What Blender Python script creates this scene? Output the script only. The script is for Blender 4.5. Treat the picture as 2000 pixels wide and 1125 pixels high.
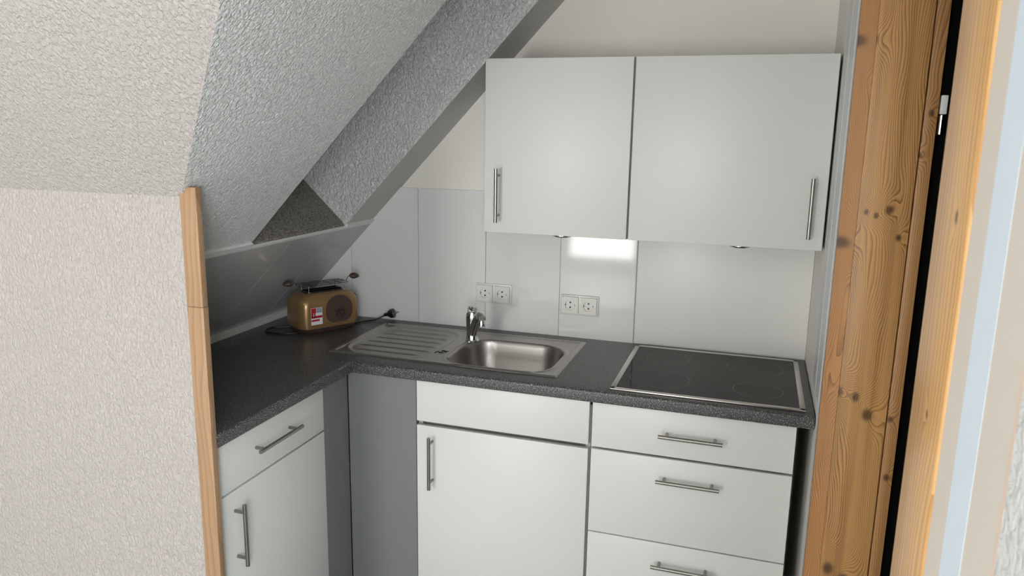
import bpy, bmesh, math, random
from mathutils import Vector, Matrix
random.seed(4)
for o in list(bpy.data.objects): bpy.data.objects.remove(o)
S = bpy.context.scene
COL = S.collection
# ------------------------------------------------------------------ camera
CAM = Vector((1.2621, -2.7791, 1.6617)); YAW, PITCH, ROLL, FPX = .3098, -.1991, .0173, 1477.74
fw = Vector((-math.sin(YAW)*math.cos(PITCH), math.cos(YAW)*math.cos(PITCH), math.sin(PITCH)))
r0 = Vector((math.cos(YAW), math.sin(YAW), 0)); u0 = r0.cross(fw)
rt = math.cos(ROLL)*r0 + math.sin(ROLL)*u0; up = -math.sin(ROLL)*r0 + math.cos(ROLL)*u0
cd = bpy.data.cameras.new('camera'); co = bpy.data.objects.new('camera', cd); COL.objects.link(co)
co.matrix_world = Matrix(((rt.x, up.x, -fw.x, CAM.x), (rt.y, up.y, -fw.y, CAM.y), (rt.z, up.z, -fw.z, CAM.z), (0, 0, 0, 1)))
cd.sensor_width = 36; cd.lens = FPX/2000*36; cd.clip_start = .02
cd.dof.use_dof = True; cd.dof.focus_distance = 2.5; cd.dof.aperture_fstop = 11
S.camera = co
# ------------------------------------------------------------------ light and exposure
w = bpy.data.worlds.new('World'); S.world = w; w.use_nodes = True
w.node_tree.nodes['Background'].inputs[0].default_value = (.80, .88, 1, 1)
w.node_tree.nodes['Background'].inputs[1].default_value = 1.0
WX0, WX1, WZ0, WZ1, WY = -1.0, -.08, .12, 2.1, -6.5           # window in the rear wall
def area(name, loc, direc, sx, sy, power, col):
    l = bpy.data.lights.new(name, 'AREA'); l.shape = 'RECTANGLE'; l.size = sx; l.size_y = sy
    l.energy = power; l.color = col
    o = bpy.data.objects.new(name, l); COL.objects.link(o); o.location = loc
    o.rotation_euler = Vector(direc).to_track_quat('-Z', 'Z').to_euler(); return o
area('area_daylight', ((WX0+WX1)/2, WY-.12, (WZ0+WZ1)/2), (0, 1, 0), WX1-WX0, WZ1-WZ0, 110, (1, .98, .95))
VY0, VY1, VZ0, VZ1 = -4.5, -3.1, .8, 2.15                     # unseen window added in the right wall to brighten the roof slope
area('area_daylight', (1.6, (VY0+VY1)/2, (VZ0+VZ1)/2), (-1, 0, 0), VY1-VY0, VZ1-VZ0, 120, (.93, .97, 1))  # added cool fill light for the roof slope, set in that opening
S.view_settings.view_transform = 'Standard'; S.view_settings.look = 'None'
S.view_settings.gamma = 1; S.view_settings.use_curve_mapping = False
S.view_settings.exposure = -0.16

# ------------------------------------------------------------------ materials
MATS = {}
def newmat(name):
    m = bpy.data.materials.new(name); m.use_nodes = True
    nt = m.node_tree; b = nt.nodes['Principled BSDF']; MATS[name] = m
    return m, nt, b
def simple(name, col, rough=.5, metal=0, coat=0, spec=.5, bump=None):
    m, nt, b = newmat(name)
    b.inputs['Base Color'].default_value = (*col, 1); b.inputs['Roughness'].default_value = rough
    b.inputs['Metallic'].default_value = metal; b.inputs['Coat Weight'].default_value = coat
    b.inputs['Specular IOR Level'].default_value = spec
    n = nt.nodes.new('ShaderNodeTexNoise'); n.inputs['Scale'].default_value = 40 if not bump else bump[0]
    n.inputs['Detail'].default_value = 3
    g = nt.nodes.new('ShaderNodeNewGeometry'); nt.links.new(g.outputs['Position'], n.inputs['Vector'])
    if bump:
        bp = nt.nodes.new('ShaderNodeBump'); bp.inputs['Strength'].default_value = bump[1]; bp.inputs['Distance'].default_value = bump[2]
        nt.links.new(n.outputs['Fac'], bp.inputs['Height']); nt.links.new(bp.outputs['Normal'], b.inputs['Normal'])
    else:
        mr = nt.nodes.new('ShaderNodeMapRange'); mr.inputs[3].default_value = max(.01, rough-.03); mr.inputs[4].default_value = rough+.03
        nt.links.new(n.outputs['Fac'], mr.inputs[0]); nt.links.new(mr.outputs[0], b.inputs['Roughness'])
    return m
def plaster(name, col, scale=85, strength=.9, dist=.004, stretch=(1, 1, 1)):
    m, nt, b = newmat(name)
    b.inputs['Roughness'].default_value = .42
    g = nt.nodes.new('ShaderNodeNewGeometry'); mp = nt.nodes.new('ShaderNodeMapping'); mp.inputs['Scale'].default_value = stretch
    nt.links.new(g.outputs['Position'], mp.inputs['Vector'])
    n1 = nt.nodes.new('ShaderNodeTexNoise'); n1.inputs['Scale'].default_value = scale; n1.inputs['Detail'].default_value = 3; n1.inputs['Roughness'].default_value = .55; n1.inputs['Distortion'].default_value = .6
    n2 = nt.nodes.new('ShaderNodeTexNoise'); n2.inputs['Scale'].default_value = 6; n2.inputs['Detail'].default_value = 2
    nt.links.new(mp.outputs[0], n1.inputs['Vector']); nt.links.new(g.outputs['Position'], n2.inputs['Vector'])
    ramp = nt.nodes.new('ShaderNodeMapRange'); ramp.inputs[1].default_value = .38; ramp.inputs[2].default_value = .68
    nt.links.new(n1.outputs['Fac'], ramp.inputs[0])
    bp = nt.nodes.new('ShaderNodeBump'); bp.inputs['Strength'].default_value = strength; bp.inputs['Distance'].default_value = dist
    nt.links.new(ramp.outputs[0], bp.inputs['Height']); nt.links.new(bp.outputs['Normal'], b.inputs['Normal'])
    mx = nt.nodes.new('ShaderNodeMix'); mx.data_type = 'RGBA'
    mx.inputs['A'].default_value = (*[c*.96 for c in col], 1); mx.inputs['B'].default_value = (*col, 1)
    nt.links.new(n2.outputs['Fac'], mx.inputs['Factor']); nt.links.new(mx.outputs['Result'], b.inputs['Base Color'])
    return m
def speckle(name, base, lo, hi, scale, rough, thr=(.60, .72), thr2=(.62, .70)):
    m, nt, b = newmat(name)
    b.inputs['Roughness'].default_value = rough
    g = nt.nodes.new('ShaderNodeNewGeometry')
    def noise(sc, a, c, seed):
        n = nt.nodes.new('ShaderNodeTexNoise'); n.noise_dimensions = '4D'; n.inputs['W'].default_value = seed
        n.inputs['Scale'].default_value = sc; n.inputs['Detail'].default_value = 2
        nt.links.new(g.outputs['Position'], n.inputs['Vector'])
        r = nt.nodes.new('ShaderNodeMapRange'); r.inputs[1].default_value = a; r.inputs[2].default_value = c
        nt.links.new(n.outputs['Fac'], r.inputs[0]); return r.outputs[0]
    m1 = nt.nodes.new('ShaderNodeMix'); m1.data_type = 'RGBA'
    m1.inputs['A'].default_value = (*base, 1); m1.inputs['B'].default_value = (*hi, 1)
    nt.links.new(noise(scale, *thr, 1.), m1.inputs['Factor'])
    m2 = nt.nodes.new('ShaderNodeMix'); m2.data_type = 'RGBA'; m2.inputs['B'].default_value = (*lo, 1)
    nt.links.new(m1.outputs['Result'], m2.inputs['A']); nt.links.new(noise(scale*.8, *thr2, 7.), m2.inputs['Factor'])
    nt.links.new(m2.outputs['Result'], b.inputs['Base Color'])
    return m
def pine(name, light, dark, axis, knots, ring=62., rough=.42):
    """grain runs along z; axis = world axis across the board; knots = (across, z, radius)"""
    m, nt, b = newmat(name)
    N = nt.nodes.new; L = nt.links.new
    b.inputs['Roughness'].default_value = rough; b.inputs['Coat Weight'].default_value = .12
    g = N('ShaderNodeNewGeometry'); sp = N('ShaderNodeSeparateXYZ'); L(g.outputs['Position'], sp.inputs[0])
    def math_(op, a, c=None):
        n = N('ShaderNodeMath'); n.operation = op
        for i, v in enumerate((a, c)):
            if v is None: continue
            if isinstance(v, (int, float)): n.inputs[i].default_value = v
            else: L(v, n.inputs[i])
        return n.outputs[0]
    X = sp.outputs[axis]; Z = sp.outputs[2]
    oth = sp.outputs[1-axis]
    cx = N('ShaderNodeCombineXYZ'); L(math_('MULTIPLY', X, 5.), cx.inputs[0]); L(math_('MULTIPLY', Z, 1.1), cx.inputs[1]); L(math_('MULTIPLY', oth, 5.), cx.inputs[2])
    n = N('ShaderNodeTexNoise'); n.inputs['Scale'].default_value = 1.6; n.inputs['Detail'].default_value = 2; L(cx.outputs[0], n.inputs['Vector'])
    pos = math_('ADD', X, math_('MULTIPLY', math_('SUBTRACT', n.outputs['Fac'], .5), .10))
    core = None
    for kx, kz, kr in knots:
        dx = math_('SUBTRACT', X, kx); dz = math_('MULTIPLY', math_('SUBTRACT', Z, kz), .55)
        d2 = math_('ADD', math_('MULTIPLY', dx, dx), math_('MULTIPLY', dz, dz))
        e = math_('EXPONENT', math_('MULTIPLY', d2, -1/(2.6*kr)**2))
        pos = math_('ADD', pos, math_('MULTIPLY', e, kr*3.4))
        d3 = math_('ADD', math_('MULTIPLY', dx, dx), math_('MULTIPLY', dz, math_('MULTIPLY', dz, 1.8)))
        c = math_('EXPONENT', math_('MULTIPLY', math_('POWER', math_('MULTIPLY', d3, 1/kr**2), 2.), -1.))
        core = c if core is None else math_('MAXIMUM', core, c)
    saw = math_('FRACT', math_('MULTIPLY', pos, ring))
    line = math_('POWER', saw, 2.6)
    fn = N('ShaderNodeTexNoise'); fn.inputs['Scale'].default_value = 1; fn.inputs['Detail'].default_value = 3
    cf = N('ShaderNodeCombineXYZ'); L(math_('MULTIPLY', X, 420.), cf.inputs[0]); L(math_('MULTIPLY', Z, 9.), cf.inputs[1]); L(math_('MULTIPLY', oth, 420.), cf.inputs[2]); L(cf.outputs[0], fn.inputs['Vector'])
    big = N('ShaderNodeTexNoise'); big.inputs['Scale'].default_value = 1; cb = N('ShaderNodeCombineXYZ'); L(math_('MULTIPLY', X, 40.), cb.inputs[0]); L(math_('MULTIPLY', Z, .8), cb.inputs[1]); L(cb.outputs[0], big.inputs['Vector'])
    fac = math_('ADD', math_('MULTIPLY', line, .85), math_('MULTIPLY', math_('SUBTRACT', fn.outputs['Fac'], .5), .35))
    fac = math_('ADD', fac, math_('MULTIPLY', math_('SUBTRACT', big.outputs['Fac'], .47), 1.2))
    cl = N('ShaderNodeClamp'); L(fac, cl.inputs[0])
    mx = N('ShaderNodeMix'); mx.data_type = 'RGBA'; mx.inputs['A'].default_value = (*light, 1); mx.inputs['B'].default_value = (*dark, 1)
    L(cl.outputs[0], mx.inputs['Factor'])
    out = mx.outputs['Result']
    if core is not None:
        m2 = N('ShaderNodeMix'); m2.data_type = 'RGBA'; L(out, m2.inputs['A']); m2.inputs['B'].default_value = (.07, .03, .014, 1)
        L(math_('MULTIPLY', core, .85), m2.inputs['Factor']); out = m2.outputs['Result']
    L(out, b.inputs['Base Color'])
    bp = N('ShaderNodeBump'); bp.inputs['Strength'].default_value = .15; bp.inputs['Distance'].default_value = .001
    L(line, bp.inputs['Height']); L(bp.outputs['Normal'], b.inputs['Normal'])
    return m

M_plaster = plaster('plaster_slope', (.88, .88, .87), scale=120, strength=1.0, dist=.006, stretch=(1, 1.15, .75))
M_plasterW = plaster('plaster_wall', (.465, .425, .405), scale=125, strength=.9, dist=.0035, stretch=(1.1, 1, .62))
M_plasterR = plaster('plaster_rough_white', (.85, .85, .84), scale=70, strength=.6, dist=.004)
M_paint = simple('smooth_white_paint', (.88, .85, .79), .5, bump=(30, .12, .002))
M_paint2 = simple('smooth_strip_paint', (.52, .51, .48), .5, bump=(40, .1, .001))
M_room = simple('room_paint', (.78, .76, .72), .7)
M_floor = simple('floor_bounce_grey', (.50, .53, .54), .4)  # unseen floor; cool grey picked for the light it bounces up
M_gloss = simple('gloss_white_panel', (.82, .82, .81), .06)
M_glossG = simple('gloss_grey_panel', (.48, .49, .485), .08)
M_matte = simple('white_board_panel', (.90, .90, .875), .35)
M_joint = simple('panel_joint_grey', (.42, .42, .41), .6)
M_trim = simple('white_plastic_trim', (.80, .80, .79), .35)
M_front = simple('cabinet_front_white', (.74, .75, .725), .38)
M_edge = simple('cabinet_carcass_grey', (.40, .40, .38), .5)
M_dark = simple('shade_black', (.004, .004, .004), .9, spec=.05)  # near-black in place of shade, for the hall and toaster slots
M_grey = simple('grey_filler', (.20, .205, .21), .42)
M_worktop = speckle('worktop_anthracite_speckle', (.042, .042, .044), (.012, .012, .013), (.55, .54, .52), 360, .36, (.56, .66))
M_granite = speckle('granite_look_board', (.20, .185, .15), (.05, .045, .036), (.42, .40, .35), 230, .55, (.50, .66), (.52, .64))
M_steel = simple('brushed_steel', (.42, .40, .38), .36, 1)
M_steel2 = simple('handle_steel', (.30, .29, .265), .25, 1)
M_chrome = simple('chrome', (.82, .82, .82), .06, 1)
M_glass = simple('hob_black_glass', (.010, .010, .011), .05, spec=.18)
M_glass.node_tree.nodes['Principled BSDF'].inputs['IOR'].default_value = 1.3
M_ring = simple('hob_ring_print', (.05, .05, .05), .15, spec=.3)
M_hobframe = simple('hob_frame_steel', (.62, .59, .55), .3, 1)
M_socket = simple('socket_white', (.78, .77, .73), .25)
M_black = simple('black_plastic', (.01, .01, .01), .35)
M_gold = simple('toaster_gold_paint', (.33, .20, .085), .32, .5, coat=.3)
M_brown = simple('toaster_brown_plastic', (.07, .042, .034), .45)
M_brown2 = simple('toaster_brown_relief', (.032, .016, .014), .4)
M_wire = simple('rack_wire', (.16, .16, .16), .3, 1)
M_red = simple('sticker_red', (.42, .012, .03), .4)
M_stw = simple('sticker_white', (.75, .75, .75), .4)
M_stg = simple('sticker_bluegrey', (.28, .34, .40), .4)
M_led = simple('puck_light_steel', (.55, .55, .55), .25, 1)
M_lens = simple('puck_light_lens', (.7, .7, .68), .3)
M_beige = simple('wallpaper_beige', (.78, .71, .63), .7, bump=(160, .25, .001))
M_blue = simple('wallpaper_light_blue', (.78, .87, .97), .7, bump=(160, .25, .001))
M_pink = simple('wallpaper_edge_peach', (.85, .66, .54), .7)
M_wtrim = simple('door_white_gloss', (.66, .66, .66), .35, bump=(14, .25, .006))
KN = [(1.497, 1.90, .012), (1.504, 1.02, .010), (1.546, 1.482, .006), (1.574, 1.497, .009), (1.523, 1.49, .006), (1.488, 1.412, .011),
      (1.503, 1.02, .011), (1.545, 1.01, .010), (1.577, .965, .013), (1.524, .515, .014), (1.563, .49, .013), (1.602, 1.43, .007)]
M_pine = pine('pine_jamb', (.70, .38, .14), (.20, .08, .022), 0, KN, 210.)
M_pineS = pine('pine_rebate', (.55, .29, .11), (.20, .08, .022), 0, [(1.641, 1.73, .007), (1.632, .96, .007), (1.640, .80, .008), (1.628, 1.63, .005)], 180.)
M_pineE = pine('pine_edge', (.56, .27, .09), (.24, .09, .025), 1, [(-.70, 1.90, .012), (-.705, 1.41, .012)], 420.)
M_pineA = pine('pine_architrave', (.80, .47, .19), (.50, .22, .06), 1, [(-1.875, 1.585, .006), (-1.86, 1.36, .004)], 70., .35)
M_beech = pine('beech_strip', (.37, .225, .12), (.27, .15, .075), 0, [], 60., .45)

# ------------------------------------------------------------------ geometry helpers
ORG = {}
def link(name, me, mat, parent=None):
    o = bpy.data.objects.new(name, me); COL.objects.link(o)
    if mat: me.materials.append(mat)
    if parent is not None:
        o.parent = parent
        org = ORG.get(parent, Vector((0, 0, 0))); ORG[o] = org
        if org.length: me.transform(Matrix.Translation(-org))
    return o
def tag(o, label, cat, group=None, kind=None):
    o['label'] = label; o['category'] = cat
    if group: o['group'] = group
    if kind: o['kind'] = kind
    return o
def thing(name, loc, label, cat, group=None, kind=None, local=False, rotz=0):
    o = bpy.data.objects.new(name, None); COL.objects.link(o); o.location = loc; o.rotation_euler = (0, 0, rotz)
    o.empty_display_size = .05
    ORG[o] = Vector((0, 0, 0)) if local else Vector(loc)
    return tag(o, label, cat, group, kind)
def bmobj(name, bm, mat, parent=None, smooth=False):
    bmesh.ops.recalc_face_normals(bm, faces=bm.faces)
    me = bpy.data.meshes.new(name); bm.to_mesh(me); bm.free()
    if smooth:
        for f in me.polygons: f.use_smooth = True
        me.set_sharp_from_angle(angle=math.radians(smooth if smooth is not True else 40))
    return link(name, me, mat, parent)
def bbox(bm, lo, hi, bev=0, seg=2):
    lo, hi = [min(a, b) for a, b in zip(lo, hi)], [max(a, b) for a, b in zip(lo, hi)]
    c = [(a+b)/2 for a, b in zip(lo, hi)]; s = [b-a for a, b in zip(lo, hi)]
    r = bmesh.ops.create_cube(bm, size=1, matrix=Matrix.Translation(c) @ Matrix.Diagonal((*s, 1)))
    if bev:
        ed = list({e for v in r['verts'] for e in v.link_edges})
        bmesh.ops.bevel(bm, geom=ed, offset=bev, segments=seg, profile=.5, affect='EDGES')
def box(name, lo, hi, mat, parent=None, bev=0, seg=2):
    bm = bmesh.new(); bbox(bm, lo, hi, bev, seg); return bmobj(name, bm, mat, parent, 50 if bev else False)
def boxes(name, lst, mat, parent=None, bev=0):
    bm = bmesh.new()
    for lo, hi in lst: bbox(bm, lo, hi, bev)
    return bmobj(name, bm, mat, parent)
def poly(name, pts, faces, mat, parent=None):
    me = bpy.data.meshes.new(name); me.from_pydata([tuple(p) for p in pts], [], faces); me.update(); return link(name, me, mat, parent)
def prism(name, pts, ext, mat, parent=None, smooth=False):
    """polygon pts (3D) extruded by vector ext"""
    bm = bmesh.new(); vs = [bm.verts.new(p) for p in pts]; f = bm.faces.new(vs)
    r = bmesh.ops.extrude_face_region(bm, geom=[f])
    bmesh.ops.translate(bm, vec=Vector(ext), verts=[v for v in r['geom'] if isinstance(v, bmesh.types.BMVert)])
    return bmobj(name, bm, mat, parent, smooth)
def btube(bm, pts, r, seg=12, cap=True):
    pts = [Vector(p) for p in pts]; rad = r if isinstance(r, (list, tuple)) else [r]*len(pts)
    rings = []; prev = None
    for i, p in enumerate(pts):
        t = (pts[min(i+1, len(pts)-1)] - pts[max(i-1, 0)]).normalized()
        if prev is None:
            a = Vector((0, 0, 1)) if abs(t.z) < .9 else Vector((1, 0, 0)); n = t.cross(a).normalized()
        else: n = (prev - t*prev.dot(t)).normalized()
        prev = n; bn = t.cross(n)
        rings.append([bm.verts.new(p + rad[i]*(math.cos(2*math.pi*k/seg)*n + math.sin(2*math.pi*k/seg)*bn)) for k in range(seg)])
    for a, b in zip(rings, rings[1:]):
        for k in range(seg): bm.faces.new((a[k], a[(k+1) % seg], b[(k+1) % seg], b[k]))
    if cap: bm.faces.new(rings[0][::-1]); bm.faces.new(rings[-1])
def tube(name, pts, r, mat, parent=None, seg=12):
    bm = bmesh.new(); btube(bm, pts, r, seg); return bmobj(name, bm, mat, parent, 50)
def smooth_path(pts, n=8):
    pts = [Vector(p) for p in pts]; out = []
    P = [pts[0]] + pts + [pts[-1]]
    for i in range(1, len(P)-2):
        for k in range(n):
            t = k/n; a, b, c, d = P[i-1:i+3]
            out.append(.5*((2*b) + (c-a)*t + (2*a-5*b+4*c-d)*t*t + (3*b-3*c+d-a)*t**3))
    out.append(pts[-1]); return out
def lathe(name, prof, c, mat, parent=None, seg=32, axis='z'):
    bm = bmesh.new(); rings = []
    for r, h in prof:
        ring = []
        for k in range(seg):
            a = 2*math.pi*k/seg; x, y = r*math.cos(a), r*math.sin(a)
            v = (x, y, h) if axis == 'z' else (x, h, y)
            ring.append(bm.verts.new(Vector(c)+Vector(v)))
        rings.append(ring)
    for a, b in zip(rings, rings[1:]):
        for k in range(seg): bm.faces.new((a[k], a[(k+1) % seg], b[(k+1) % seg], b[k]))
    bm.faces.new(rings[0]); bm.faces.new(rings[-1][::-1])
    return bmobj(name, bm, mat, parent, 40)
def handle(p, q, out, parent, post_inset=.023, r=.006, stand=.032):
    """bar handle between p and q (on the front surface), standing off along out"""
    p, q, out = Vector(p), Vector(q), Vector(out); d = (q-p).normalized()
    bm = bmesh.new(); btube(bm, [p+out*stand, q+out*stand], r, 16)
    for e in (p+d*post_inset, q-d*post_inset): btube(bm, [e, e+out*stand], r*.8, 12)
    return bmobj('handle', bm, M_steel2, parent, 50)

# ------------------------------------------------------------------ room shell
TT = 1.0556                                         # slope of the kitchen roof: dz/dx
C0 = 1.5572
def RX(z): return (z-C0)/TT
NRM = Vector((math.sin(math.radians(46.55)), 0, -math.cos(math.radians(46.55))))   # into the room
XR, XRO = 1.468, 1.655                              # right wall faces
ZC = 2.45
YW = -1.29; YA, YB = -.802, -.221
def struct(o, label, cat): return tag(o, label, cat, kind='structure')
struct(box('floor', (-2.6, -6.7, -.05), (2.8, .9, 0), M_floor), 'unseen floor below the kitchen units, toned cool grey for bounce light', 'floor')
struct(box('ceiling', (-2.6, -6.7, ZC), (2.8, .9, ZC+.05), M_room), 'flat white ceiling above the attic room', 'ceiling')
wb = struct(box('wall_back', (-1.7, 0, 0), (XR, .12, ZC), M_paint), 'white gable wall behind the worktop and wall cabinets', 'wall')
# gloss panels of the splashback, cut to the roof slope
PT = 1.4445
def clip_x(x0, x1, z0, z1):
    pts = []
    zs = lambda x: C0 + TT*x
    if zs(x0) >= z1: return [(x0, z0), (x1, z0), (x1, z1), (x0, z1)]
    pts = [(max(x0, RX(z0)), z0), (x1, z0)]
    if zs(x1) > z1: pts += [(x1, z1), (RX(z1), z1)]
    else: pts += [(x1, zs(x1))]
    if x0 > RX(z0): pts += [(x0, zs(x0))]
    return pts
jx = [-.63, -.332, -.026, .264, .567, .858]
box('joint_backing', (-.62, -.003, .86), (XR, 0, PT-.3), M_joint, wb)
for i, (a, b) in enumerate(zip(jx, jx[1:])):
    g = .0012
    pts = clip_x(a+g, b-g, .895, PT)
    t = .0085 if i == 4 else .007
    prism('panel', [(x, -t, z) for x, z in pts], (0, t-.001, 0), M_gloss, wb)
box('panel', (.8605, -.007, .895), (XR-.001, -.001, PT), M_matte, wb, .001)
box('joint_profile', (.8565, -.0095, .895), (.8607, -.001, PT), M_joint, wb)
box('top_ledge', (RX(PT), -.009, PT), (.6, -.0005, PT+.004), M_trim, wb)

wr = thing('wall_right', (XR, 0, 0), 'white right-hand wall between the hob and the pine doorway', 'wall', kind='structure')
YJ, YN = -.72, -1.775
boxes('wall_body', [((XR, YJ+.02, 0), (XRO, .12, ZC)), ((XR, YN, 2.1), (XRO, YJ+.02, ZC)), ((XR, VY1, 0), (XRO, YN, ZC)), ((XR, -6.7, 0), (XRO, VY0, ZC)), ((XR, VY0, 0), (XRO, VY1, VZ0)), ((XR, VY0, VZ1), (XRO, VY1, ZC))], M_paint, wr)
# white painted moulding strips running down beside the pine jamb
for y0, y1, t in ((-.40, -.445, .004), (-.447, -.52, .0075), (-.522, -.60, .0055), (-.602, -.655, .0085), (-.657, -.699, .006)):
    z0 = 0 if y0 < -.61 else .95
    box('moulding', (XR-t*.5, y0, z0), (XR, y1, ZC), M_wtrim, wr, t*.2)
box('wallpaper_strip', (XR-.001, -1.925, 0), (XR, -1.983, ZC), M_beige, wr)
box('wallpaper_strip', (XR-.0015, -1.983, 0), (XR, -2.047, ZC), M_blue, wr)
box('wallpaper_strip', (XR-.001, -2.047, 0), (XR, -2.128, ZC), M_beige, wr)
box('corner_edge', (XR-.002, -2.128, 0), (XR, -2.138, ZC), M_pink, wr)
box('plaster_field', (XR-.003, -2.138, 0), (XR, -2.7, ZC), M_plasterR, wr)

dr = thing('door_1', (XR, YJ, 0), 'knotty pine door frame in the right-hand wall', 'door frame', kind='structure')
prism('jamb_edge', [(XR-.003, YJ+.03, 0), (XR-.003, YJ+.018, 0), (1.5035, YJ-.001, 0), (1.5035, YJ+.03, 0)], (0, 0, 2.1), M_pineE, dr)
box('jamb_board', (1.5037, YJ, 0), (1.6235, YJ+.02, 2.1), M_pine, dr, .0015)
box('rebate_strip', (1.6262, YJ+.001, 0), (XRO, YJ+.02, 2.1), M_pineS, dr, .0015)
hz = box('hinge', (1.6585, YJ+.004, 1.728), (1.674, YJ+.018, 1.772), M_stw, dr, .002)
lathe('hinge_pin', [(.003, 1.680), (.0075, 1.681), (.0075, 1.7255), (.003, 1.7265)], (1.666, YJ+.012, 0), M_chrome, dr, 16)
box('architrave', (XR-.004, YN-.001, 0), (XR+.02, -1.9245, 2.2), M_pineA, dr, .003)
box('jamb_board', (XR+.02, YN-.02, 0), (XRO, YN-.001, 2.1), M_pine, dr)
# hall behind the doorway; its darkness is put into near-black walls
struct(boxes('wall_hall', [((2.7, -2.6, 0), (2.75, .9, ZC)), ((XRO, .85, 0), (2.75, .9, ZC)), ((XRO, -2.6, 0), (2.75, -2.55, ZC)), ((XRO+.001, YJ+.022, 0), (XRO+.03, .85, ZC))], M_dark), 'hall walls coloured black in place of shade, seen through the doorway gap', 'wall')

# left partition wall, main roof slope above it, valley, kitchen roof slope
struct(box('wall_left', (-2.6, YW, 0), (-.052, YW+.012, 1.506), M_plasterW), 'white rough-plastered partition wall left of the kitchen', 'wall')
VD = Vector((.343, -.266*.9975, .362)); V0 = Vector((RX(1.503), YW, 1.503))
def valley(z): return V0 + VD*((z-V0.z)/VD.z)
vt = valley(ZC); vm = valley(1.893)
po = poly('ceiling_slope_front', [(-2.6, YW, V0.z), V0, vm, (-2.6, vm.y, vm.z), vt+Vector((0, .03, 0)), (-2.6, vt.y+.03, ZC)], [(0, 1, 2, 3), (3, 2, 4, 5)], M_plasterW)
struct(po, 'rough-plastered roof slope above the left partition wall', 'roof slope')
DR = .40                                             # depth of the recess in the slope
def R(z, y, d=0): return Vector((RX(z), y, z)) - NRM*d
ZL = 1.3073
s1 = poly('ceiling_slope_left', [
    R(ZL, YA), R(ZC, YA), vt, valley(V0.z), R(ZL, YW+.012),                       # slope
    R(ZL, YA, DR), R(ZC+.5, YA, DR),                                              # near side of recess
    R(ZL-.02, YB, 0), R(ZC+.5, YB, 0), R(ZL-.02, YB, DR), R(ZC+.5, YB, DR), R(ZC+.5, YA, 0)],
    [(0, 1, 2, 3, 4), (0, 5, 6, 11), (7, 8, 10, 9), (5, 6, 10, 9)], M_plaster)
struct(s1, 'rough-plastered white roof slope with a deep recess over the worktop', 'roof slope')
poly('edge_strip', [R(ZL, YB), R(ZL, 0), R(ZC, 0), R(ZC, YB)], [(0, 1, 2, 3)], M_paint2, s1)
poly('lower_board', [R(.0, YW+.012), R(.0, 0), R(ZL, 0), R(ZL, YW+.012)], [(0, 1, 2, 3)], M_joint, s1)
jy = [0, -.268, -.568, -.868, -1.168, YW+.013]
for a, b in zip(jy, jy[1:]):
    g = .0012
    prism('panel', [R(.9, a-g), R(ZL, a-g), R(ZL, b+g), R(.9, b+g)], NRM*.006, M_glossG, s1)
# white edge trims
def rtrim(name, z0, z1, y0, y1, t):
    o = prism(name, [R(z0, y0), R(z1, y0), R(z1, y1), R(z0, y1)], NRM*t, M_trim)
    return o
t1 = rtrim('trim_1', ZL-.004, ZL+.014, YW+.013, YA, .008); struct(t1, 'white edge trim along the top of the sloping panels', 'trim')
prism('trim_strip', [R(ZL-.004, YA), R(ZL+.003, YA), R(ZL+.003, YB), R(ZL-.004, YB)], NRM*.008, M_trim, t1)
prism('trim_strip', [R(ZL-.004, YB), R(ZL+.012, YB), R(ZL+.012, -.002), R(ZL-.004, -.002)], NRM*.008, M_trim, t1)
t2 = prism('trim_2', [(-.618, YW+.013, .9), (-.585, YW+.013, .9), (-.577, YW+.013, .925), (-.60, YW+.013, .93)], (0, -YW-.014, 0), M_trim)
struct(t2, 'white sealing strip between the worktop and the sloping panels', 'trim')
# granite-look board closing the bottom of the recess
gb = prism('recess_board', [R(ZL, YA+.001)-NRM*0, R(ZL, YB-.001), R(ZL, YB-.001, DR-.002), R(ZL, YA+.001, DR-.002)], (0, 0, .010), M_granite, s1)
# wooden strip on the wall end
ws = thing('wood_strip', (-.025, YW, 0), 'narrow beech-coloured strip on the end of the left partition wall', 'wood strip')
box('upper_piece', (-.0515, YW-.006, 1.236), (-.004, YW+.013, 1.528), M_beech, ws, .001)
box('lower_piece', (-.051, YW-.006, 0), (-.0035, YW+.013, 1.2352), M_beech, ws, .001)
# room around the camera
struct(box('wall_side', (-2.65, -6.7, 0), (-2.6, .1, ZC), M_room), 'white far-left wall of the room', 'wall')
wre = struct(boxes('wall_rear', [((-2.6, WY-.1, 0), (WX0, WY, ZC)), ((WX1, WY-.1, 0), (XR, WY, ZC)), ((WX0, WY-.1, 0), (WX1, WY, WZ0)), ((WX0, WY-.1, WZ1), (WX1, WY, ZC))], M_room), 'white rear wall with the window', 'wall')
wf = boxes('window_1', [((WX0, WY-.08, WZ0), (WX0+.05, WY-.03, WZ1)), ((WX1-.05, WY-.08, WZ0), (WX1, WY-.03, WZ1)), ((WX0, WY-.08, WZ0), (WX1, WY-.03, WZ0+.05)), ((WX0, WY-.08, WZ1-.05), (WX1, WY-.03, WZ1))], M_trim)
struct(wf, 'white window frame in the rear wall', 'window')
wf2 = boxes('added_window', [((XR+.02, VY0, VZ0), (XR+.07, VY0+.05, VZ1)), ((XR+.02, VY1-.05, VZ0), (XR+.07, VY1, VZ1)), ((XR+.02, VY0, VZ0), (XR+.07, VY1, VZ0+.05)), ((XR+.02, VY0, VZ1-.05), (XR+.07, VY1, VZ1))], M_trim)  # frame for the added fill light
struct(wf2, 'white window frame added around a fill light in the right-hand wall behind the viewer', 'window')

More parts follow.
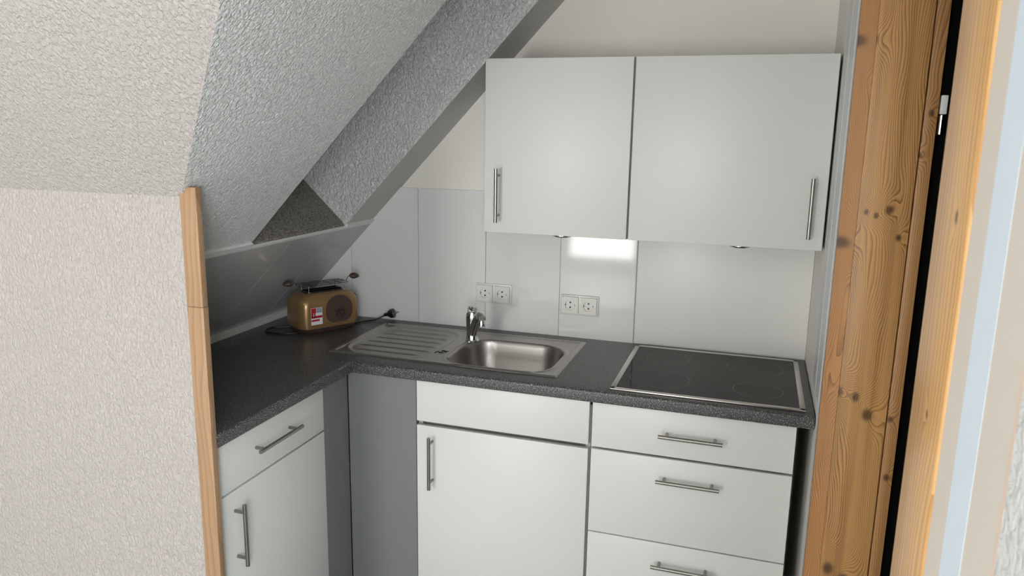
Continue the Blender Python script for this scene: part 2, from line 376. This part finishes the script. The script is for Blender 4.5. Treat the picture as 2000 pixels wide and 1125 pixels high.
# ------------------------------------------------------------------ base units
XF, YF = -.0302, -.581                               # front faces: left run, back run
FT = .018
ZT = .8605                                           # underside of the worktop
def carcass(lo, hi, parent, t=.016, openface='y'):
    (x0, y0, z0), (x1, y1, z1) = lo, hi
    L = [((x0, y0, z0), (x1, y1, z0+t))]
    if openface == 'y': L += [((x0, y0, z0), (x0+t, y1, z1)), ((x1-t, y0, z0), (x1, y1, z1)), ((x0, y1-t, z0), (x1, y1, z1)), ((x0, y0, z1-.02), (x1, y0+.035, z1)), ((x0+t, y0+.02, z0), (x1-t, y0+.03, z1))]
    else: L += [((x0, y0, z0), (x1, y0+t, z1)), ((x0, y1-t, z0), (x1, y1, z1)), ((x0, y0, z0), (x0+t, y1, z1)), ((x1-.09, y0, z1-.02), (x1, y1, z1)), ((x1-.03, y0+t, z0), (x1-.02, y1-t, z1))]
    return boxes('body', L, M_edge, parent)
g = .002
# sink unit
x0, x1 = .228, .822
su = thing('base_cabinet', ((x0+x1)/2, -.3, 0), 'white base cabinet with single door under the steel sink', 'cabinet')
carcass((x0, YF+FT+.002, .1), (x1, -.05, ZT), su)
box('false_front', (x0+g, YF, .7156), (x1-g-.002, YF+FT, .857), M_front, su, .0012)
d = box('door', (x0+g, YF, .12), (x1-g-.002, YF+FT, .701), M_front, su, .0012)
handle((.287, YF, .487), (.287, YF, .672), (0, -1, 0), d)
box('plinth', (x0, YF+.06, 0), (x1, YF+.075, .1), M_grey, su)
# drawer unit
x0, x1 = .8235, 1.4235
du = thing('base_cabinet', ((x0+x1)/2, -.3, 0), 'white base cabinet with three drawers under the hob', 'cabinet')
carcass((x0, YF+FT+.002, .1), (x1, -.05, ZT), du)
for z0, z1, hz in ((.7119, .857, .785), (.4262, .7042, .640), (.12, .4222, .356)):
    d = box('drawer', (x0+.004, YF, z0), (x1-g, YF+FT, z1), M_front, du, .0012)
    handle((1.035, YF, hz), (1.222, YF, hz), (0, -1, 0), d)
box('plinth', (x0, YF+.06, 0), (x1, YF+.075, .1), M_grey, du)
# left unit
y0, y1 = -1.240, -.7345
lu = thing('base_cabinet', (-.3, (y0+y1)/2, 0), 'white base cabinet with one drawer and door beside the wood strip', 'cabinet')
carcass((-.585, y0, .1), (XF-FT-.002, y1, ZT), lu, openface='x')
d = box('drawer', (XF-FT, y0, .7045), (XF, y1-g, .857), M_front, lu, .0012)
handle((XF, -1.112, .785), (XF, -.905, .785), (1, 0, 0), d)
d = box('door', (XF-FT, y0, .12), (XF, y1-g, .6985), M_front, lu, .0012)
handle((XF, -1.192, .483), (XF, -1.192, .665), (1, 0, 0), d)
box('end_panel', (XF-FT, -1.2765, .1), (XF, y0-.002, .857), M_front, lu)
box('plinth', (XF-.075, y0, 0), (XF-.06, y1, .1), M_grey, lu)
# grey corner filler: two boards meeting in the inner corner
cf = thing('corner_filler', (0, -.6, 0), 'dark grey corner filler boards between the two cabinet runs', 'filler panel')
box('filler_board', (XF-.014, -.7325, .0), (XF-.002, YF+.0005, ZT), M_grey, cf)
box('filler_board', (XF+.001, YF+.003, .0), (.2265, YF+.016, ZT), M_grey, cf)

# ------------------------------------------------------------------ worktops
def edge_profile(depth, z0=.862, z1=.9, r=.008, n=5):
    """(inward distance from the front, z)"""
    pts = [(depth, z0)]
    for k in range(n+1):
        a = math.pi/2*k/n; pts.append((r*.6-r*.6*math.sin(a), z0+r*.6-r*.6*math.cos(a)))
    for k in range(n+1):
        a = math.pi/2*k/n; pts.append((r-r*math.cos(a), z1-r+r*math.sin(a)))
    pts.append((depth, z1)); return pts
XE = 1.4645
SKX0, SKX1, SKY0, SKY1 = -.143, .693, -.52, -.072     # sink outline
hx0, hx1, hy0, hy1 = SKX0+.015, SKX1-.015, SKY0+.015, SKY1-.015
wt = thing('worktop', (.4, -.3, .862), 'long dark grey speckled worktop holding the sink and the hob', 'worktop')
prism('front_edge', [(0, -.6+d, z) for d, z in edge_profile(.05)], (XE, 0, 0), M_worktop, wt, 30)
boxes('slab', [((-.60, -.599, .862), (0, hy0, .9)), ((0, -.55, .862), (XE, hy0, .9)), ((-.60, hy1, .862), (XE, -.008, .9)),
               ((-.60, hy0, .862), (hx0, hy1, .9)), ((hx1, hy0, .862), (XE, hy1, .9))], M_worktop, wt)
wl = thing('worktop', (-.3, -.94, .862), 'short dark grey speckled worktop beside the left partition wall', 'worktop')
prism('front_edge', [(-d, -1.184, z) for d, z in edge_profile(.05)], (0, .583, 0), M_worktop, wl, 30)
box('slab', (-.60, -1.184, .862), (-.05, -.601, .9), M_worktop, wl)
prism('end_piece', [(-d, -1.276, z) for d, z in edge_profile(.6)], (0, .0912, 0), M_worktop, wl, 30)

# ------------------------------------------------------------------ sink
def sst(a, b, x):
    t = max(0, min(1, (x-a)/(b-a))); return t*t*(3-2*t)
def rrect(x, y, cx, cy, hx, hy, r):
    qx, qy = abs(x-cx)-hx+r, abs(y-cy)-hy+r
    return math.hypot(max(qx, 0), max(qy, 0)) + min(max(qx, qy), 0) - r
BX, BY, BHX, BHY = .462, -.335, .193, .170             # bowl
DX, DY, DHX, DHY = .055, -.300, .168, .196             # drainer field
def sink_h(x, y):
    e = min(x-SKX0, SKX1-x, y-SKY0, SKY1-y)
    h = .0045*sst(0, .005, e) - .0035*sst(.016, .024, e)
    db = rrect(x, y, BX, BY, BHX, BHY, .105)
    h += .0028*math.exp(-((db-.006)/.006)**2)
    t = max(0, min(1, -db/.062)); h -= .142*(1-(1-t)**2.2)*sst(0, .012, -db) if db < 0 else 0
    if db < 0: h -= .004*sst(0, .1, .12-math.hypot(x-BX, y-BY))
    dd = rrect(x, y, DX, DY, DHX, DHY, .10)
    h -= .0040*sst(0, .012, -dd); h += .0022*math.exp(-((dd-.004)/.005)**2)
    if dd < -.012:
        k = (y-(DY-.17))/.34*6
        m = abs((k % 1)-.5); f = sst(.20, .06, m) if False else (1-sst(.02, .12, m))
        h += .0042*f*sst(.02, .05, -dd-.0) * (1 if 0 <= k <= 6 else 0)
    return h
sk = thing('sink', ((SKX0+SKX1)/2, -.3, .9), 'inset stainless steel sink with bowl and ribbed draining board', 'sink')
nx, ny = 230, 126
vs = []; fs = []
for j in range(ny+1):
    for i in range(nx+1):
        x = SKX0+(SKX1-SKX0)*i/nx; y = SKY0+(SKY1-SKY0)*j/ny
        vs.append((x, y, .9003+sink_h(x, y)))
for j in range(ny):
    for i in range(nx):
        a = j*(nx+1)+i; fs.append((a, a+1, a+nx+2, a+nx+1))
so = poly('basin', vs, fs, M_steel, sk)
for f in so.data.polygons: f.use_smooth = True
zb = .9003+sink_h(BX, BY)
lathe('drain', [(.001, zb+.0005), (.038, zb+.0005), (.041, zb+.003), (.036, zb+.0045), (.012, zb+.002), (.001, zb+.0025)], (BX, BY, 0), M_chrome, sk)
for k in range(2):
    xx, yy = .228+k*.013, -.392+k*.020
    bm = bmesh.new(); btube(bm, smooth_path([(xx-.012, yy-.006, .9), (xx-.002, yy+.004, .9025), (xx+.006, yy-.003, .9025), (xx+.015, yy+.006, .9)], 5), .0028, 8)
    bmobj('overflow_slot', bm, M_black, sk, True)

# tap
TX, TY = .285, -.205
tp = thing('mixer_tap', (TX, TY, .902), 'chrome single-lever mixer tap at the back of the sink', 'tap')
lathe('body', [(.027, .9015), (.027, .906), (.0235, .910), (.0225, .93), (.0235, .975), (.0245, .993), (.0240, 1.006), (.020, 1.015), (.008, 1.019)], (TX, TY, 0), M_chrome, tp)
sp = smooth_path([(TX+.002, TY-.006, .932), (TX+.020, TY-.022, .972), (TX+.038, TY-.042, 1.006), (TX+.052, TY-.060, 1.019), (TX+.065, TY-.078, 1.010)], 6)
spo = tube('spout', sp, [.017]*12+[.0165]*9+[.0165]*4, M_chrome, tp, 20)
lathe('nozzle', [(.010, .983), (.013, .984), (.0135, 1.0), (.011, 1.006)], (TX+.066, TY-.079, 0), M_chrome, tp, 20)
lv = bmesh.new(); btube(lv, smooth_path([(TX, TY, 1.008), (TX-.003, TY+.003, 1.017), (TX+.003, TY-.002, 1.023), (TX+.014, TY-.012, 1.025)], 5), [.0195]*4+[.018]*5+[.013]*4+[.009]*3, 16)
bmobj('lever', lv, M_chrome, tp, 50)

# ------------------------------------------------------------------ hob
hb = thing('hob', (1.16, -.306, .9), 'black glass ceramic hob with a steel frame', 'hob')
HX0, HX1, HY0, HY1 = .876, 1.442, -.572, -.045
fwid = .016
bm = bmesh.new()
bbox(bm, (HX0, HY0, .9003), (HX1, HY0+fwid, .9065), .0015); bbox(bm, (HX0, HY1-fwid, .9003), (HX1, HY1, .9065), .0015)
bbox(bm, (HX0, HY0+.002, .9003), (HX0+fwid, HY1-.002, .9065), .0015); bbox(bm, (HX1-fwid, HY0+.002, .9003), (HX1, HY1-.002, .9065), .0015)
bmobj('frame', bm, M_hobframe, hb, 50)
gl = box('glass', (HX0+fwid-.001, HY0+fwid-.001, .9003), (HX1-fwid+.001, HY1-fwid+.001, .9052), M_glass, hb)
for cx, cy, r in ((1.01, -.42, .095), (1.31, -.43, .075), (1.01, -.185, .075), (1.30, -.19, .092)):
    bm = bmesh.new(); n = 56
    for rr in (r, ):
        a = [bm.verts.new((cx+rr*math.cos(2*math.pi*k/n), cy+rr*math.sin(2*math.pi*k/n), .90535)) for k in range(n)]
        b = [bm.verts.new((cx+(rr-.0025)*math.cos(2*math.pi*k/n), cy+(rr-.0025)*math.sin(2*math.pi*k/n), .90535)) for k in range(n)]
        for k in range(n): bm.faces.new((a[k], a[(k+1) % n], b[(k+1) % n], b[k]))
    bmobj('cooking_ring', bm, M_ring, gl)

# ------------------------------------------------------------------ wall cabinets
UZ0, UZ1, UY = 1.3357, 1.9077, -.345
def wall_cab(x0, x1, label, hx):
    t = thing('wall_cabinet', ((x0+x1)/2, -.16, UZ0), label, 'cabinet')
    a = .016
    # the left cabinet is cut back behind its door where the roof slope comes down
    yb = -.011
    xl = max(x0, .378)
    zs = C0+TT*x0-.012
    if zs < UZ1:
        xc = (UZ1+.012-C0)/TT
        prof = [(x0, UZ0), (x1, UZ0), (x1, UZ1), (xc, UZ1), (x0, zs)] if zs > UZ0 else [(x0, UZ0), (x1, UZ0), (x1, UZ1), (xc, UZ1)]
        prism('body', [(x, UY+FT+.002, z) for x, z in prof], (0, yb-UY-FT-.002, 0), M_edge, t)
    else:
        box('body', (x0, UY+FT+.002, UZ0), (x1, yb, UZ1), M_edge, t)
    d = box('door', (x0+.0005, UY, UZ0), (x1-.003, UY+FT, UZ1), M_front, t, .0012)
    handle((hx, UY, 1.372), (hx, UY, 1.552), (0, -1, 0), d)
    return t
wall_cab(.378, .8705, 'narrower white wall cabinet with its handle beside the roof slope', .430)
wall_cab(.8735, 1.4625, 'wider white wall cabinet with its handle beside the right-hand wall', 1.4165)
for px, lab in ((.632, 'round steel puck light under the narrower wall cabinet'), (1.222, 'round steel puck light under the wider wall cabinet')):
    t = thing('puck_light', (px, -.25, UZ0-.014), lab, 'lamp')
    lathe('housing', [(.033, UZ0-.0005), (.035, UZ0-.003), (.035, UZ0-.010), (.031, UZ0-.014), (.026, UZ0-.014)], (px, -.25, 0), M_led, t)
    lathe('lens', [(.001, UZ0-.0145), (.025, UZ0-.0145), (.025, UZ0-.0142), (.001, UZ0-.0142)], (px, -.25, 0), M_lens, t)

# ------------------------------------------------------------------ sockets
def socket(x, z, yface, label, wd=.150, ht=.0785):
    t = thing('double_socket', (x, yface, z), label, 'socket', 'double sockets on the splashback')
    box('cover_plate', (x-wd/2, yface-.006, z-ht/2), (x+wd/2, yface-.0002, z+ht/2), M_socket, t, .003, 3)
    for s in (-1, 1):
        cx = x+s*.0355
        bm = bmesh.new(); n = 40; y = yface-.0125
        # insert with round well
        inner = [(cx+.0195*math.cos(2*math.pi*k/n), z+.0195*math.sin(2*math.pi*k/n)) for k in range(n)]
        def sq(a):
            c, s_ = math.cos(a), math.sin(a); m = max(abs(c), abs(s_)); return c/m, s_/m
        o1 = [bm.verts.new((cx+.0318*sq(2*math.pi*k/n)[0], y, z+.0318*sq(2*math.pi*k/n)[1])) for k in range(n)]
        o2 = [bm.verts.new((cx+.0332*sq(2*math.pi*k/n)[0], yface-.006, z+.0332*sq(2*math.pi*k/n)[1])) for k in range(n)]
        i1 = [bm.verts.new((a, y, b)) for a, b in inner]
        i2 = [bm.verts.new((cx+(a-cx)*.96, yface-.0066, z+(b-z)*.96)) for a, b in inner]
        for k in range(n):
            l = (k+1) % n
            bm.faces.new((o2[k], o2[l], o1[l], o1[k])); bm.faces.new((o1[k], o1[l], i1[l], i1[k])); bm.faces.new((i1[k], i1[l], i2[l], i2[k]))
        bm.faces.new(i2)
        ins = bmobj('socket_insert', bm, M_socket, t, 35)
        for dz in (-.0095, .0095):
            lathe('pin_hole', [(.0001, -.0025), (.0034, -.0025), (.0034, -.0005), (.0001, -.0005)], (cx, yface-.0060, z+dz), M_black, ins, 12, 'y')
        for dx in (-1, 1):
            box('earth_contact', (cx+dx*.0195-.003, yface-.0105, z-.0025), (cx+dx*.0195+.003*(0 if dx > 0 else 1), yface-.002, z+.0025), M_black, ins)
    return t
socket(.301, 1.047, -.007, 'white double socket on the splashback directly above the mixer tap')
socket(.6485, 1.029, -.0085, 'white double socket on the splashback between the mixer tap and the hob')

# ------------------------------------------------------------------ toaster
TA = math.radians(60)
tl = Vector((-.332, -.240, .9))
to = thing('toaster', tl, 'gold and brown two-slot toaster in the corner of the worktop', 'toaster', local=True, rotz=TA)
def rr_ring(hx, hy, r, n=8):
    out = []
    for cx, cy, a0 in ((hx-r, hy-r, 0), (-hx+r, hy-r, 90), (-hx+r, -hy+r, 180), (hx-r, -hy+r, 270)):
        for k in range(n+1):
            a = math.radians(a0+90*k/n); out.append((cx+r*math.cos(a), cy+r*math.sin(a)))
    return out
def loft(name, levels, mat, parent):
    bm = bmesh.new(); rings = []
    for z, hx, hy, r in levels: rings.append([bm.verts.new((x, y, z)) for x, y in rr_ring(hx, hy, min(r, hx*.98, hy*.98))])
    n = len(rings[0])
    for a, b in zip(rings, rings[1:]):
        for k in range(n): bm.faces.new((a[k], a[(k+1) % n], b[(k+1) % n], b[k]))
    bm.faces.new(rings[0][::-1]); bm.faces.new(rings[-1])
    return bmobj(name, bm, mat, parent, 50)
TLh, TD = .127, .076
loft('base', [(.0, TLh-.022, TD-.016, .045), (.006, TLh-.012, TD-.008, .05), (.022, TLh-.003, TD-.001, .05), (.024, TLh-.006, TD-.004, .05)], M_brown, to)
lev = [(.0235, TLh-.004, TD-.002, .036), (.05, TLh, TD, .036), (.105, TLh-.001, TD-.001, .036)]
for k in range(1, 9):
    a = math.pi/2*k/8; lev.append((.105+.05*math.sin(a), TLh-.001-.046*(1-math.cos(a)), TD-.001-.034*(1-math.cos(a)), .036-.006*(1-math.cos(a))))
bdy = loft('body', lev, M_gold, to)
ZTOP = .155
loft('slot_plate', [(ZTOP-.004, .082, .036, .02), (ZTOP+.004, .080, .034, .02)], M_black, to)
for sy in (-.017, .017):
    box('slot', (-.070, sy-.010, ZTOP+.0038), (.070, sy+.010, ZTOP+.0052), M_dark, to)
# brown side plate with emblem
def plate_pts():
    pts = []
    for k in range(37):
        a = math.pi*k/36; pts.append((.049*math.cos(a), .012+.056*math.sin(a)))
    for k in range(1, 12):
        a = math.pi/2*k/12; pts.append((-.049+.018*(1-math.cos(a)), .012-.046*math.sin(a)*.9))
    pts += [(-.028, -.034), (.028, -.034)]
    for k in range(11, 0, -1):
        a = math.pi/2*k/12; pts.append((.049-.018*(1-math.cos(a)), .012-.046*math.sin(a)*.9))
    return pts
PX, PZ = .030, .074
sp_ = prism('side_plate', [(PX+x*1.16, -TD-.0022, PZ+z*1.03) for x, z in plate_pts()], (0, .006, 0), M_brown, to)
def flat_ring(cx, cz, r0, r1, y0, y1, a0=0, a1=360, n=32):
    bm = bmesh.new(); prev = None; full = a1-a0 >= 360
    for k in range(n+1):
        a = math.radians(a0+(a1-a0)*k/n); c, s_ = math.cos(a), math.sin(a)
        q = [bm.verts.new((cx+r*c, y, cz+r*s_)) for r, y in ((r0, y0), (r1, y0), (r1, y1), (r0, y1))]
        if prev:
            for i in range(4): bm.faces.new((prev[i], prev[(i+1) % 4], q[(i+1) % 4], q[i]))
        elif not full: bm.faces.new(q)
        prev = q
    if not full: bm.faces.new(prev[::-1])
    return bm
ye = -TD-.0034
bm = flat_ring(PX+.004, PZ-.003, .0155, .0190, ye, ye+.002); bmobj('emblem_ring', bm, M_brown2, sp_)
bm = bmesh.new(); btube(bm, smooth_path([(PX+.004+x, ye+.0005, PZ-.003+z) for x, z in ((.008, .006), (.001, .010), (-.007, .005), (0, 0), (.007, -.005), (0, -.010), (-.009, -.006))], 6), .0022, 8); bmobj('emblem_swirl', bm, M_brown2, sp_, True)
for k, a in enumerate((38, 64, 90, 116, 142)):
    c, s_ = math.cos(math.radians(a)), math.sin(math.radians(a))
    bm = bmesh.new(); btube(bm, [(PX+.004+.025*c, ye+.0005, PZ-.003+.023*s_), (PX+.004+(.033+.002*(k % 2))*c, ye+.0005, PZ-.003+(.030+.003*(k % 2))*s_)], [.0022, .0009], 8); bmobj('emblem_ray', bm, M_brown2, sp_, True)
# test-seal sticker
yk = -TD-.0006
st = box('sticker', (-.090, yk, .040), (-.043, yk+.003, .106), M_stw, to)
def lab(x0, x1, z0, z1, m): box('sticker_print', (x0, yk-.0003, z0), (x1, yk+.001, z1), m, st)
lab(-.089, -.069, .086, .105, M_red); lab(-.067, -.044, .086, .105, M_stg); lab(-.089, -.072, .066, .086, M_red); lab(-.089, -.044, .066, .075, M_red); lab(-.089, -.055, .0535, .061, M_red)
def text_mesh(name, body, size, loc, mat, parent, rot=(math.pi/2, 0, 0)):
    cu = bpy.data.curves.new(name, 'FONT'); cu.body = body; cu.size = size; cu.extrude = .0002; cu.align_x = 'CENTER'; cu.align_y = 'CENTER'; cu.resolution_u = 3
    tmp = bpy.data.objects.new(name+'_tmp', cu); COL.objects.link(tmp)
    me = bpy.data.meshes.new_from_object(tmp.evaluated_get(bpy.context.evaluated_depsgraph_get()))
    bpy.data.objects.remove(tmp)
    me.transform(Matrix.Translation(loc) @ Matrix.Rotation(rot[0], 4, 'X')); me.materials.clear()
    return link(name, me, mat, parent)
text_mesh('sticker_numeral', '1', .022, Vector((-.0795, yk-.0006, .078)), M_stw, st)
# small print on the lower right of the body
text_mesh('print_mark', 'CE', .010, Vector((.0, -TD-.0009, .036)), M_stw, to) if False else None
# browning lever, end cap
prism('lever', [(TLh-.004, -.014, .112), (TLh+.010, -.012, .112), (TLh+.018, -.008, .104), (TLh+.018, .008, .104), (TLh+.010, .012, .112), (TLh-.004, .014, .112)], (0, 0, .016), M_black, to)
# roll rack of bent wire with leaf shaped grips
rk = bmesh.new()
for sy in (-.040, .040):
    btube(rk, smooth_path([(-.105, sy*.3, ZTOP+.026), (-.095, sy*.7, ZTOP+.027), (-.085, sy, ZTOP+.028), (0, sy, ZTOP+.029), (.085, sy, ZTOP+.028), (.095, sy*.7, ZTOP+.027), (.105, sy*.3, ZTOP+.026)], 4), .0014, 6)
for sy in (-.018, 0, .018): btube(rk, [(-.098, sy, ZTOP+.029), (.098, sy, ZTOP+.029)], .0012, 6)
for x in (-.06, .02, .06): btube(rk, [(x, -.040, ZTOP+.0295), (x, .040, ZTOP+.0295)], .0012, 6)
for sx in (-1, 1):
    for sy in (-.030, .030): btube(rk, [(sx*.072, sy, ZTOP-.006), (sx*.072, sy, ZTOP+.029)], .0014, 6)
    btube(rk, smooth_path([(sx*.100, -.010, ZTOP+.028), (sx*.106, -.008, ZTOP+.034), (sx*.112, -.006, ZTOP+.042), (sx*.126, -.004, ZTOP+.043)], 4), .0014, 6)
bmobj('roll_rack', rk, M_wire, to, True)
for sx in (-1, 1):
    bm = bmesh.new(); n = 10; prof = [(0, .005), (.25, .017), (.5, .020), (.75, .015), (1, .004)]
    pts = [(sx*(.120+.042*t), -.004, ZTOP+.044-.012*t*t+(0 if sx > 0 else 0)) for t, r in prof]
    btube(bm, pts, [r for t, r in prof], 14)
    for v in bm.verts: v.co.z = (v.co.z-(ZTOP+.044))*.62+(ZTOP+.044)
    bmobj('rack_grip', bm, M_brown, to, True)
# mains cable and plug
fz = .0042
def T(p):                                               # world -> toaster frame
    v = Vector(p)-tl; c, s_ = math.cos(-TA), math.sin(-TA); return (v.x*c-v.y*s_, v.x*s_+v.y*c, v.z)
tube('cable', smooth_path([T((-.25, -.135, .905)), T((-.225, -.085, .9045)), T((-.20, -.060, .906)), T((-.178, -.045, .916)), T((-.165, -.035, .924))], 8), .0034, M_black, to, 10)
tube('cable', smooth_path([T((-.43, -.27, .906)), T((-.475, -.295, .9046)), T((-.512, -.325, .9044)), T((-.505, -.372, .9044)), T((-.455, -.39, .9044)), T((-.40, -.375, .9046)), T((-.35, -.33, .906))], 8), .0034, M_black, to, 10)
pa, pb = Vector(T((-.166, -.036, .924))), Vector(T((-.128, -.032, .934)))
pd = (pb-pa).normalized()
bm = bmesh.new(); btube(bm, [pa-pd*.004, pa+pd*.012, pa+pd*.020, pa+pd*.026, pa+pd*.040], [.006, .0075, .015, .0185, .0185], 20)
pl = bmobj('plug', bm, M_black, to, 50)
side = pd.cross(Vector((0, 0, 1))).normalized()
for s_ in (-1, 1):
    e = pa+pd*.040+side*s_*.0095; bm = bmesh.new(); btube(bm, [e, e+pd*.019], .0024, 10); bmobj('plug_pin', bm, M_chrome, pl, 50)
